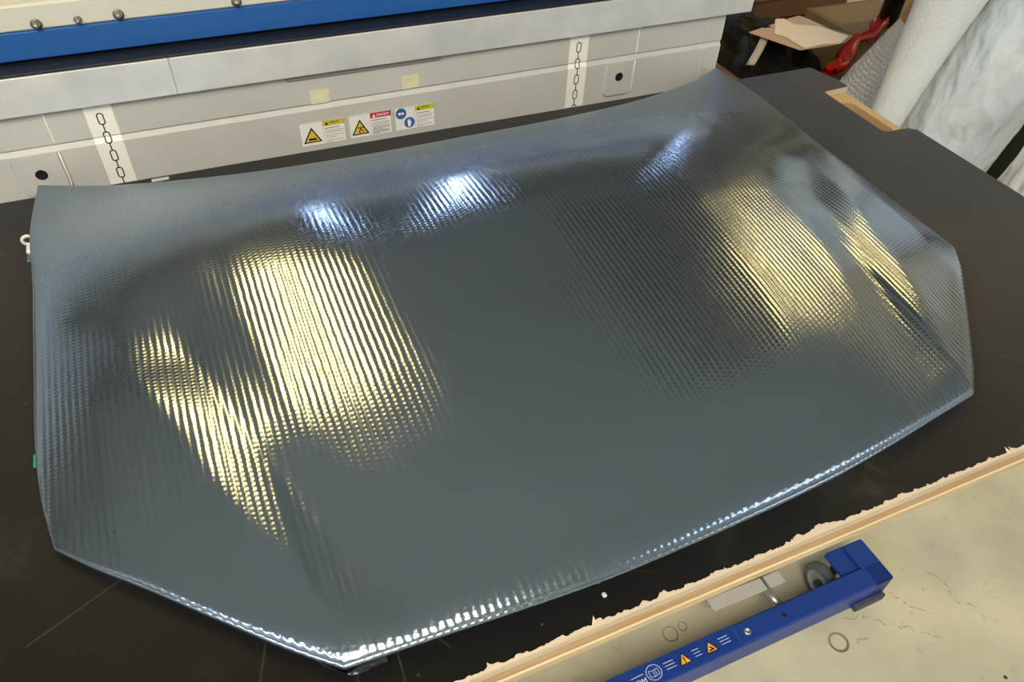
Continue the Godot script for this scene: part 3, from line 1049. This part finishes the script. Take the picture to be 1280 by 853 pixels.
func make_heap() -> void:
	var st := begin()
	# brown carton between press and worktable
	var cb := thing("cardboard_carton", "brown cardboard carton wedged behind the worktable beside the press end", "carton", Vector3(1.25, 0, -1.50))
	var card := mat(Color(.42, .29, .18), .85)
	part("carton_body", boxm(Vector3(1.165, .0, -1.62), Vector3(1.305, TY - .045, -1.385), .002), card, cb)
	part("tape_strip", boxm(Vector3(1.23, TY - .0452, -1.615), Vector3(1.275, TY - .0445, -1.39), .0002), mat(Color(.36, .26, .17), .4), cb)
	# bags
	var black := mat(Color(.022, .022, .023), .5)
	black.metallic_specular = .3
	black.normal_enabled = true
	black.normal_texture = normal_tex(61, .03, 6, 256, 3)
	black.normal_scale = .45
	tri_map(black, 2.2)
	st = begin()
	lump(st, Vector3(1.86, .30, -2.16), Vector3(.43, .335, .36), 62, .14, 1.4)
	var o := put("refuse_bag", st.commit(), black)
	tag(o, "big black plastic refuse bag heaped behind the worktable, papers lying on it", "refuse bag")
	st = begin()
	lump(st, Vector3(2.03, .36, -2.88), Vector3(.38, .42, .30), 63, .16, 1.6)
	o = put("refuse_bag", st.commit(), black)
	tag(o, "second black plastic bag standing upright behind the big refuse bag and its papers", "refuse bag")
	var crate := thing("brown_crate", "dark brown slatted crate at the back, right of the second black bag", "crate", Vector3(2.85, 0, -3.15))
	for k in 4:
		var sx: float = [-.28, .28, 0, 0][k]
		var sz: float = [0, 0, -.28, .28][k]
		for j in 4:
			st = begin()
			box(st, Vector3(.02 if k < 2 else .58, .085, .54 if k < 2 else .02), Vector3(2.85 + sx, .05 + j * .098, -3.15 + sz), .002)
			part("slat", done(st), card, crate)
	part("lid", boxm(Vector3(2.55, .392, -3.45), Vector3(3.15, .401, -2.85)), card, crate)
	# sheets on the bag
	var yb := TY - .232
	var kp := mat(Color(.75, .65, .56), .8)
	tag(put("kraft_paper", flat([[1.853, -2.065], [2.132, -2.140], [2.147, -2.096], [2.163, -1.992], [2.091, -1.885], [1.933, -1.886]], yb, .002).commit(), kp), "pinkish brown sheet of kraft paper lying on the black refuse bag", "paper sheet")
	var wp := mat(Color(.90, .85, .76), .8)
	tag(put("packing_paper", flat([[2.013, -2.125], [2.047, -2.123], [2.051, -2.068], [2.128, -2.022], [2.171, -1.921], [2.099, -1.879], [2.033, -1.893], [1.953, -1.884], [1.948, -1.940], [1.949, -1.989], [1.926, -2.018]], yb + .004, .003).commit(), wp), "cream white torn paper lying on top of the brown kraft sheet", "paper sheet")
	var gp := mat(Color(.55, .56, .56), .7)
	tag(put("grey_card", flat([[2.137, -2.032], [2.200, -1.922], [2.124, -1.883], [2.071, -1.928]], yb + .0022, .0015).commit(), gp), "grey card sticking out from under the cream torn paper", "card")
	# white strip
	st = begin()
	var rows := []
	for j in 9:
		var k := j / 8.0
		var p := Vector3(lerpf(1.909, 1.756, k), TY - .245 - .03 * k * k + .01 * sin(k * 3), lerpf(-2.062, -1.93, k) + .010 * sin(k * 3))
		rows.append([p, p + Vector3(.026, .0, .012), p + Vector3(.026, -.003, .012), p + Vector3(0, -.003, 0), p])
	sheet(st, rows, [], false)
	st.generate_normals()
	tag(put("white_strap", st.commit(), mat(Color(.72, .70, .66), .5)), "short white plastic strap hanging down the front of the black refuse bag", "strap")
	# red strap
	var red := mat(Color(.60, .03, .05), .22)
	st = begin()
	rows = []
	for j in 25:
		var k := j / 24.0
		var p := Vector3(1.965, TY - .268, -1.768).lerp(Vector3(2.42, TY - .245, -2.02), k)
		p += Vector3(.008 * sin(k * 11), .008 * sin(k * 15), .012 * sin(k * 9))
		var w := .026 + .006 * sin(k * 21)
		rows.append([p + Vector3(-w, 0, -w * .5), p + Vector3(-w * .3, .022, -.01), p + Vector3(w * .2, .006, 0), p + Vector3(w * .7, .025, .012), p + Vector3(w, 0, w * .5), p + Vector3(0, -.012, 0), p + Vector3(-w, 0, -w * .5)])
	sheet(st, rows, [], false)
	st.generate_normals()
	tag(put("red_strap", st.commit(), red), "shiny crumpled red plastic strap between the black bag and the bubble wrap", "strap")
	# support under the strap and black tubes
	var bx := thing("tan_carton", "tan cardboard carton behind the red strap, lower than the black pipes", "carton", Vector3(2.5, 0, -2.1))
	part("carton_body", boxm(Vector3(2.32, 0, -2.30), Vector3(3.0, .59, -1.70), .003), mat(Color(.46, .40, .30), .85), bx)
	part("flap", boxm(Vector3(2.34, .5902, -2.28), Vector3(2.84, .5912, -2.12), .001), mat(Color(.54, .47, .35), .85), bx)
	var tubem := mat(Color(.025, .025, .024), .35)
	tag(put("black_pipe", tube([Vector3(2.50, .5975, -2.06), Vector3(2.62, 1.5, -2.16)], [.036, .036], 20).commit(), tubem), "left one of two black plastic pipes standing on the tan carton", "pipe")
	tag(put("black_pipe", tube([Vector3(2.68, .5975, -2.02), Vector3(2.80, 1.5, -2.06)], [.040, .040], 20).commit(), tubem), "right one of two black plastic pipes, next to the bubble wrap", "pipe")
	tag(put("gold_cord", tube([Vector3(2.60, .603, -2.00), Vector3(2.63, .8, -2.02), Vector3(2.70, 1.1, -2.07), Vector3(2.71, 1.5, -2.09)], [.012, .014, .012, .012], 10).commit(), mat(Color(.42, .36, .2), .3, .6)), "twisted brass coloured cord between the two black pipes", "cord")
	# rolls standing at the right side
	var bub := mat(Color(.72, .74, .76), .18)
	bub.normal_enabled = true
	bub.normal_texture = bubble_tex()
	bub.normal_scale = 1.0
	bub.uv1_scale = Vector3(.9, .9, 1)
	film_roll("bubble_wrap_bundle", "grey translucent bubble wrap bundle tapering upward, left of the white roll", "bubble wrap", Vector3(1.95, .002, -1.70), Vector3(1.94, TY + .10, -1.49), .08, .010, bub, 71, .08, "", .104)
	var foam := mat(Color(.88, .915, .95), .3)
	foam.normal_enabled = true
	foam.normal_texture = bub.normal_texture
	foam.normal_scale = .22
	foam.uv1_scale = Vector3(1.2, 1.2, 1)
	film_roll("white_film_roll", "tall white bubble film roll standing right beside the worktable notch", "film roll", Vector3(1.72, .002, -1.385), Vector3(1.72, TY + .5, -1.23), .032, .128, foam, 72, .03)
	var clear := mat(Color(.86, .905, .95), .16)
	clear.clearcoat_enabled = true
	clear.clearcoat = .6
	clear.clearcoat_roughness = .08
	clear.normal_enabled = true
	clear.normal_texture = normal_tex(64, .012, 9, 256, 4)
	clear.normal_scale = .8
	clear.uv1_scale = Vector3(.25, .12, 1)
	film_roll("clear_film_roll", "widest roll in crumpled glossy clear plastic, right of the white roll", "film roll", Vector3(1.98, .002, -1.385), Vector3(1.98, TY + .5, -1.145), .138, .125, clear, 73, .10, "", -1.0)
	film_roll("plastic_bundle", "crumpled grey-white plastic bundle low at the right edge, beyond the dark gap column", "plastic sheeting", Vector3(1.75, .002, -.90), Vector3(1.78, TY + .2, -.80), .125, .11, clear, 74, .16, "", -1.0)
	tag(put("dark_gap_column", tube([Vector3(2.6, .002, -1.50), Vector3(2.62, TY + .5, -1.42)], [.16, .16], 28).commit(), mat(Color(.02, .02, .02), .5)), "black column added to stand for the shade in the gap between the two crumpled plastic bundles", "tube")  # added dark column, stands for the shadow between the rolls

func make_small() -> void:
	# white clip with a teal foot peeping out at the bonnet's left side
	var t := thing("cable_clip", "small white cable clip on the table at the bonnet's rear left edge", "clip", Vector3(-.292, TY, -1.185))
	var w := mat(Color(.85, .86, .85), .4)
	var pts := []
	for i in 13:
		var an := TAU * i / 14
		pts.append(Vector3(-.295 + cos(an) * .008, TY + .013 + sin(an) * .008, -1.21))
	part("ring", tube(pts, range(13).map(func(_i): return .0028), 8), w, t)
	part("body", boxm(Vector3(-.300, TY + .0003, -1.206), Vector3(-.280, TY + .008, -1.186), .002), w, t)
	part("foot", boxm(Vector3(-.300, TY + .0003, -1.185), Vector3(-.280, TY + .003, -1.165), .001), mat(Color(.22, .36, .40), .5), t)
	tag(put("wood_chip", boxm(Vector3(-.3385, TY + .0002, -.869), Vector3(-.331, TY + .002, -.866), .0006).commit(), mat(Color(.9, .8, .5), .7)), "tiny yellow wood chip on the table at the far left", "wood chip")
	tag(put("tape_scrap", boxm(Vector3(-.098, TY + .0002, -1.352), Vector3(-.068, TY + .003, -1.344), .0006).commit(), mat(Color(.72, .76, .76), .5)), "white tape scrap on the table below the left chain sticker", "tape scrap")
	tag(put("plastic_crumb", boxm(Vector3(.285, TY + .0002, -.317), Vector3(.290, TY + .004, -.311), .0012).commit(), mat(Color(.8, .82, .85), .3)), "tiny white plastic crumb on the table in front of the bonnet's front edge", "crumb")

# ------------------------------------------------------------------ room
func floor_tex() -> ImageTexture:
	var N := 1536          # 2.4 m
	var im := Image.create(N, N, false, Image.FORMAT_RGB8)
	var a := noise(81, .004, 4)
	var b := noise(82, .03, 3)
	for y in N:
		for x in N:
			var v := a.get_noise_2d(x, y)
			var g := b.get_noise_2d(x, y)
			var c := Color(.79, .775, .68).lerp(Color(.66, .66, .605), clampf(v * .9 + .30, 0, 1))
			c = c.lerp(Color(.52, .51, .45), clampf(g * .7 - .30, 0, .3))
			im.set_pixel(x, y, c)
	var P := func(x: float, z: float) -> Vector2:
		return Vector2(fposmod(x / 2.4, 1.0), fposmod(z / 2.4, 1.0)) * N
	var mk := Color(.36, .34, .28, .75)
	for q in [[1.053, -.361, .021, 3.4], [.704, -.525, .017, 1.6], [.74, -.53, .010, 1.1]]:
		var prev := Vector2.ZERO
		for i in 25:
			var an := TAU * i / 24
			var p: Vector2 = P.call(q[0], q[1]) + Vector2(cos(an), sin(an)) * q[2] / 2.4 * N
			if i:
				px_line(im, prev, p, q[3], Color(mk, .55 + .2 * sin(an)))
			prev = p
	var rg := RandomNumberGenerator.new()
	rg.seed = 4
	for L in [[[1.10, -.40], [1.16, -.385], [1.20, -.34], [1.225, -.33], [1.29, -.275]], [[1.25, -.42], [1.27, -.37], [1.31, -.33]], [[1.38, -.42], [1.40, -.37], [1.39, -.33], [1.42, -.30]], [[1.09, -.345], [1.13, -.34]]]:
		for i in L.size() - 1:
			var A: Vector2 = P.call(L[i][0], L[i][1])
			var B: Vector2 = P.call(L[i + 1][0], L[i + 1][1])
			var prev := A
			for k in range(1, 9):
				var p := A.lerp(B, k / 8.0) + Vector2(rg.randf_range(-3, 3), rg.randf_range(-3, 3))
				if rg.randf() < .75:
					px_line(im, prev, p, rg.randf_range(.6, 1.7), Color(.45, .43, .34, .55))
				prev = p
	for k in 150:
		px_disc(im, Vector2(rg.randf(), rg.randf()) * N, rg.randf_range(.5, 1.8), Color(.35, .33, .28, rg.randf_range(.2, .7)))
	px_disc(im, P.call(1.349, -.153), 2.6, Color(.15, .14, .12))
	return ImageTexture.create_from_image(im)

const ROOM := [-4.5, 6.8, -5.6, 4.5, 4.3]     # x0 x1 z0 z1 height

func make_room() -> void:
	var fm := mat(Color.WHITE, .38)
	fm.albedo_texture = floor_tex()
	var st := begin()
	slab(st, PackedVector2Array([Vector2(ROOM[0] - .2, ROOM[2] - .2), Vector2(ROOM[1] + .2, ROOM[2] - .2), Vector2(ROOM[1] + .2, ROOM[3] + .2), Vector2(ROOM[0] - .2, ROOM[3] + .2)]), -.2, 0, 1 / 2.4)
	struct("floor", done(st), fm)
	var wm := mat(Color(.72, .73, .74), .8)
	struct("ceiling", boxm(Vector3(ROOM[0] - .2, ROOM[4], ROOM[2] - .2), Vector3(ROOM[1] + .2, ROOM[4] + .2, ROOM[3] + .2), 0), mat(Color(.76, .80, .85), .85))
	struct("wall_left", boxm(Vector3(ROOM[0] - .2, 0, ROOM[2]), Vector3(ROOM[0], ROOM[4], ROOM[3]), 0), wm)
	struct("wall_right", boxm(Vector3(ROOM[1], 0, ROOM[2]), Vector3(ROOM[1] + .2, ROOM[4], ROOM[3]), 0), mat(Color(.86, .86, .85), .8))
	struct("wall_front", boxm(Vector3(ROOM[0] - .2, 0, ROOM[3]), Vector3(ROOM[1] + .2, ROOM[4], ROOM[3] + .2), 0), wm)
	# back wall with three tall narrow windows
	var wins := [.42, 1.85, 4.9]
	var y0 := TY + .9
	var y1 := TY + 3.3
	var hws := [.035, .06, .09]
	st = begin()
	var x := float(ROOM[0] - .2)
	for wi in 3:
		var w: float = wins[wi]
		var hw: float = hws[wi]
		box(st, Vector3(w - hw - x, ROOM[4], .2), Vector3((x + w - hw) / 2, ROOM[4] / 2, ROOM[2] - .1), 0)
		box(st, Vector3(hw * 2, y0, .2), Vector3(w, y0 / 2, ROOM[2] - .1), 0)
		box(st, Vector3(hw * 2, ROOM[4] - y1, .2), Vector3(w, (ROOM[4] + y1) / 2, ROOM[2] - .1), 0)
		x = w + hw
	box(st, Vector3(ROOM[1] + .2 - x, ROOM[4], .2), Vector3((x + ROOM[1] + .2) / 2, ROOM[4] / 2, ROOM[2] - .1), 0)
	struct("wall_back", done(st), mat(Color(.50, .52, .55), .8))
	var du := thing("added_dark_duct", "long dark grey duct added under the ceiling right of the press to darken the bonnet reflection", "duct", Vector3(3.2, 3.55, -3.3))  # unseen, added so the bonnet reflects a dark band
	part("duct_body", boxm(Vector3(2.95, 3.6, -4.2), Vector3(3.5, 4.0, -1.3), .01), mat(Color(.15, .165, .20), .6), du)
	for z in [-4.0, -2.9, -1.8]:
		part("hanger", boxm(Vector3(3.2, 4.0, z - .02), Vector3(3.25, ROOM[4], z + .02), 0), mat(Color(.3, .3, .3), .6), du)
	var k := 1
	for w in wins:
		var hw: float = hws[k - 1]
		var n := put("window_%d" % k, boxm(Vector3(w - hw, y0, ROOM[2] - .12), Vector3(w - hw + .015, y1, ROOM[2] - .06), .002).commit(), mat(Color(.7, .7, .7), .5))
		n.set_meta("kind", "structure")
		put("frame", boxm(Vector3(w + hw - .015, y0, ROOM[2] - .12), Vector3(w + hw, y1, ROOM[2] - .06), .002).commit(), mat(Color(.7, .7, .7), .5), n)
		for yy in [y0, y1 - .02]:
			put("frame", boxm(Vector3(w - hw + .015, yy, ROOM[2] - .12), Vector3(w + hw - .015, yy + .02, ROOM[2] - .06), .002).commit(), mat(Color(.7, .7, .7), .5), n)
		var gl := mat(Color(.95, .97, 1.0, .08), .02)
		gl.transparency = BaseMaterial3D.TRANSPARENCY_ALPHA
		put("pane", boxm(Vector3(w - hw + .015, y0 + .02, ROOM[2] - .094), Vector3(w + hw - .015, y1 - .02, ROOM[2] - .088), 0).commit(), gl, n)
		k += 1

func lamp(label: String, x0: float, x1: float, z0: float, z1: float, y: float, col: Color, energy: float) -> void:
	var t := thing("ceiling_lamp", label, "ceiling lamp", Vector3((x0 + x1) / 2, y, (z0 + z1) / 2))
	part("housing", boxm(Vector3(x0 - .03, y + .012, z0 - .03), Vector3(x1 + .03, y + .08, z1 + .03), .004), mat(Color(.75, .75, .75), .5), t)
	var gm := mat(Color(.9, .9, .9), .6)
	gm.emission_enabled = true
	gm.emission = col
	gm.emission_energy_multiplier = 1.0
	part("diffuser", boxm(Vector3(x0, y, z0), Vector3(x1, y + .012, z1), .001), gm, t)
	for sx in [x0 + .1, x1 - .1]:
		part("hanger", tube([Vector3(sx, y + .08, (z0 + z1) / 2), Vector3(sx, ROOM[4], (z0 + z1) / 2)], [.008, .008], 8), mat(Color(.4, .4, .4), .5), t)
	var l := AreaLight3D.new()
	l.name = "lamp_light"
	t.add_child(l)
	l.area_size = Vector2(x1 - x0, z1 - z0)
	l.area_normalize_energy = false
	l.rotation.x = -PI / 2
	l.position = Vector3(0, -.004, 0)
	l.light_color = col
	l.light_energy = energy
	l.area_range = 14.0
	l.area_attenuation = 2.0
	l.shadow_enabled = true

func _ready() -> void:
	rng.seed = 3
	# camera, sky, exposure
	var cam := Camera3D.new()
	cam.name = "camera"
	add_child(cam)
	cam.transform = Transform3D(Basis(Vector3(.9158365, .0454573, .3989700), Vector3(.2479829, .7174392, -.6509880), Vector3(-.3158289, .6951364, .6457844)).orthonormalized(), Vector3(0, TY + S, 0))
	cam.fov = rad_to_deg(2 * atan(426.5 / 938.0))
	cam.near = .02
	cam.current = true
	var we := WorldEnvironment.new()
	we.name = "environment"
	add_child(we)
	var e := Environment.new()
	we.environment = e
	e.background_mode = Environment.BG_SKY
	var sk := Sky.new()
	var pm := ProceduralSkyMaterial.new()
	pm.sky_top_color = Color(.74, .82, .95)
	pm.sky_horizon_color = Color(.90, .94, 1.0)
	pm.ground_bottom_color = Color(.35, .35, .34)
	pm.ground_horizon_color = Color(.6, .62, .62)
	pm.sky_energy_multiplier = 7.0
	sk.sky_material = pm
	e.sky = sk
	e.tonemap_mode = Environment.TONE_MAPPER_LINEAR
	e.tonemap_exposure = .93
	e.sdfgi_enabled = true
	e.ssao_enabled = true
	e.ssil_enabled = true
	# workshop lamps: warm panels over the press; aisle and left-wall lamps are added fill
	var warm := Color(1.0, .83, .50)
	var plain := Color(.96, .98, 1.0)
	lamp("long warm ceiling lamp over the press, behind the worktable's left half", -.96, -.43, -4.2, -2.12, 4.12, warm, 4.5)
	lamp("narrow warm ceiling lamp far to the right of the worktable", 5.15, 5.55, -3.8, -2.1, 4.12, warm, 7.0)
	lamp("unseen fill lamp added over the aisle on the left to light the press front", -1.6, -.2, .8, 3.2, 4.12, Color(1, .94, .82), 7.0)
	lamp("unseen fill lamp added over the aisle on the right to light the press front", 3.0, 6.4, 2.2, 4.2, 4.12, plain, .8)
	lamp("unseen cool lamp added by the left wall to brighten the bonnet edges", -4.2, -2.9, .4, 3.0, 4.12, plain, 3.5)
	make_room()
	make_press()
	make_table()
	make_bonnet()
	make_trolley()
	make_heap()
	make_small()
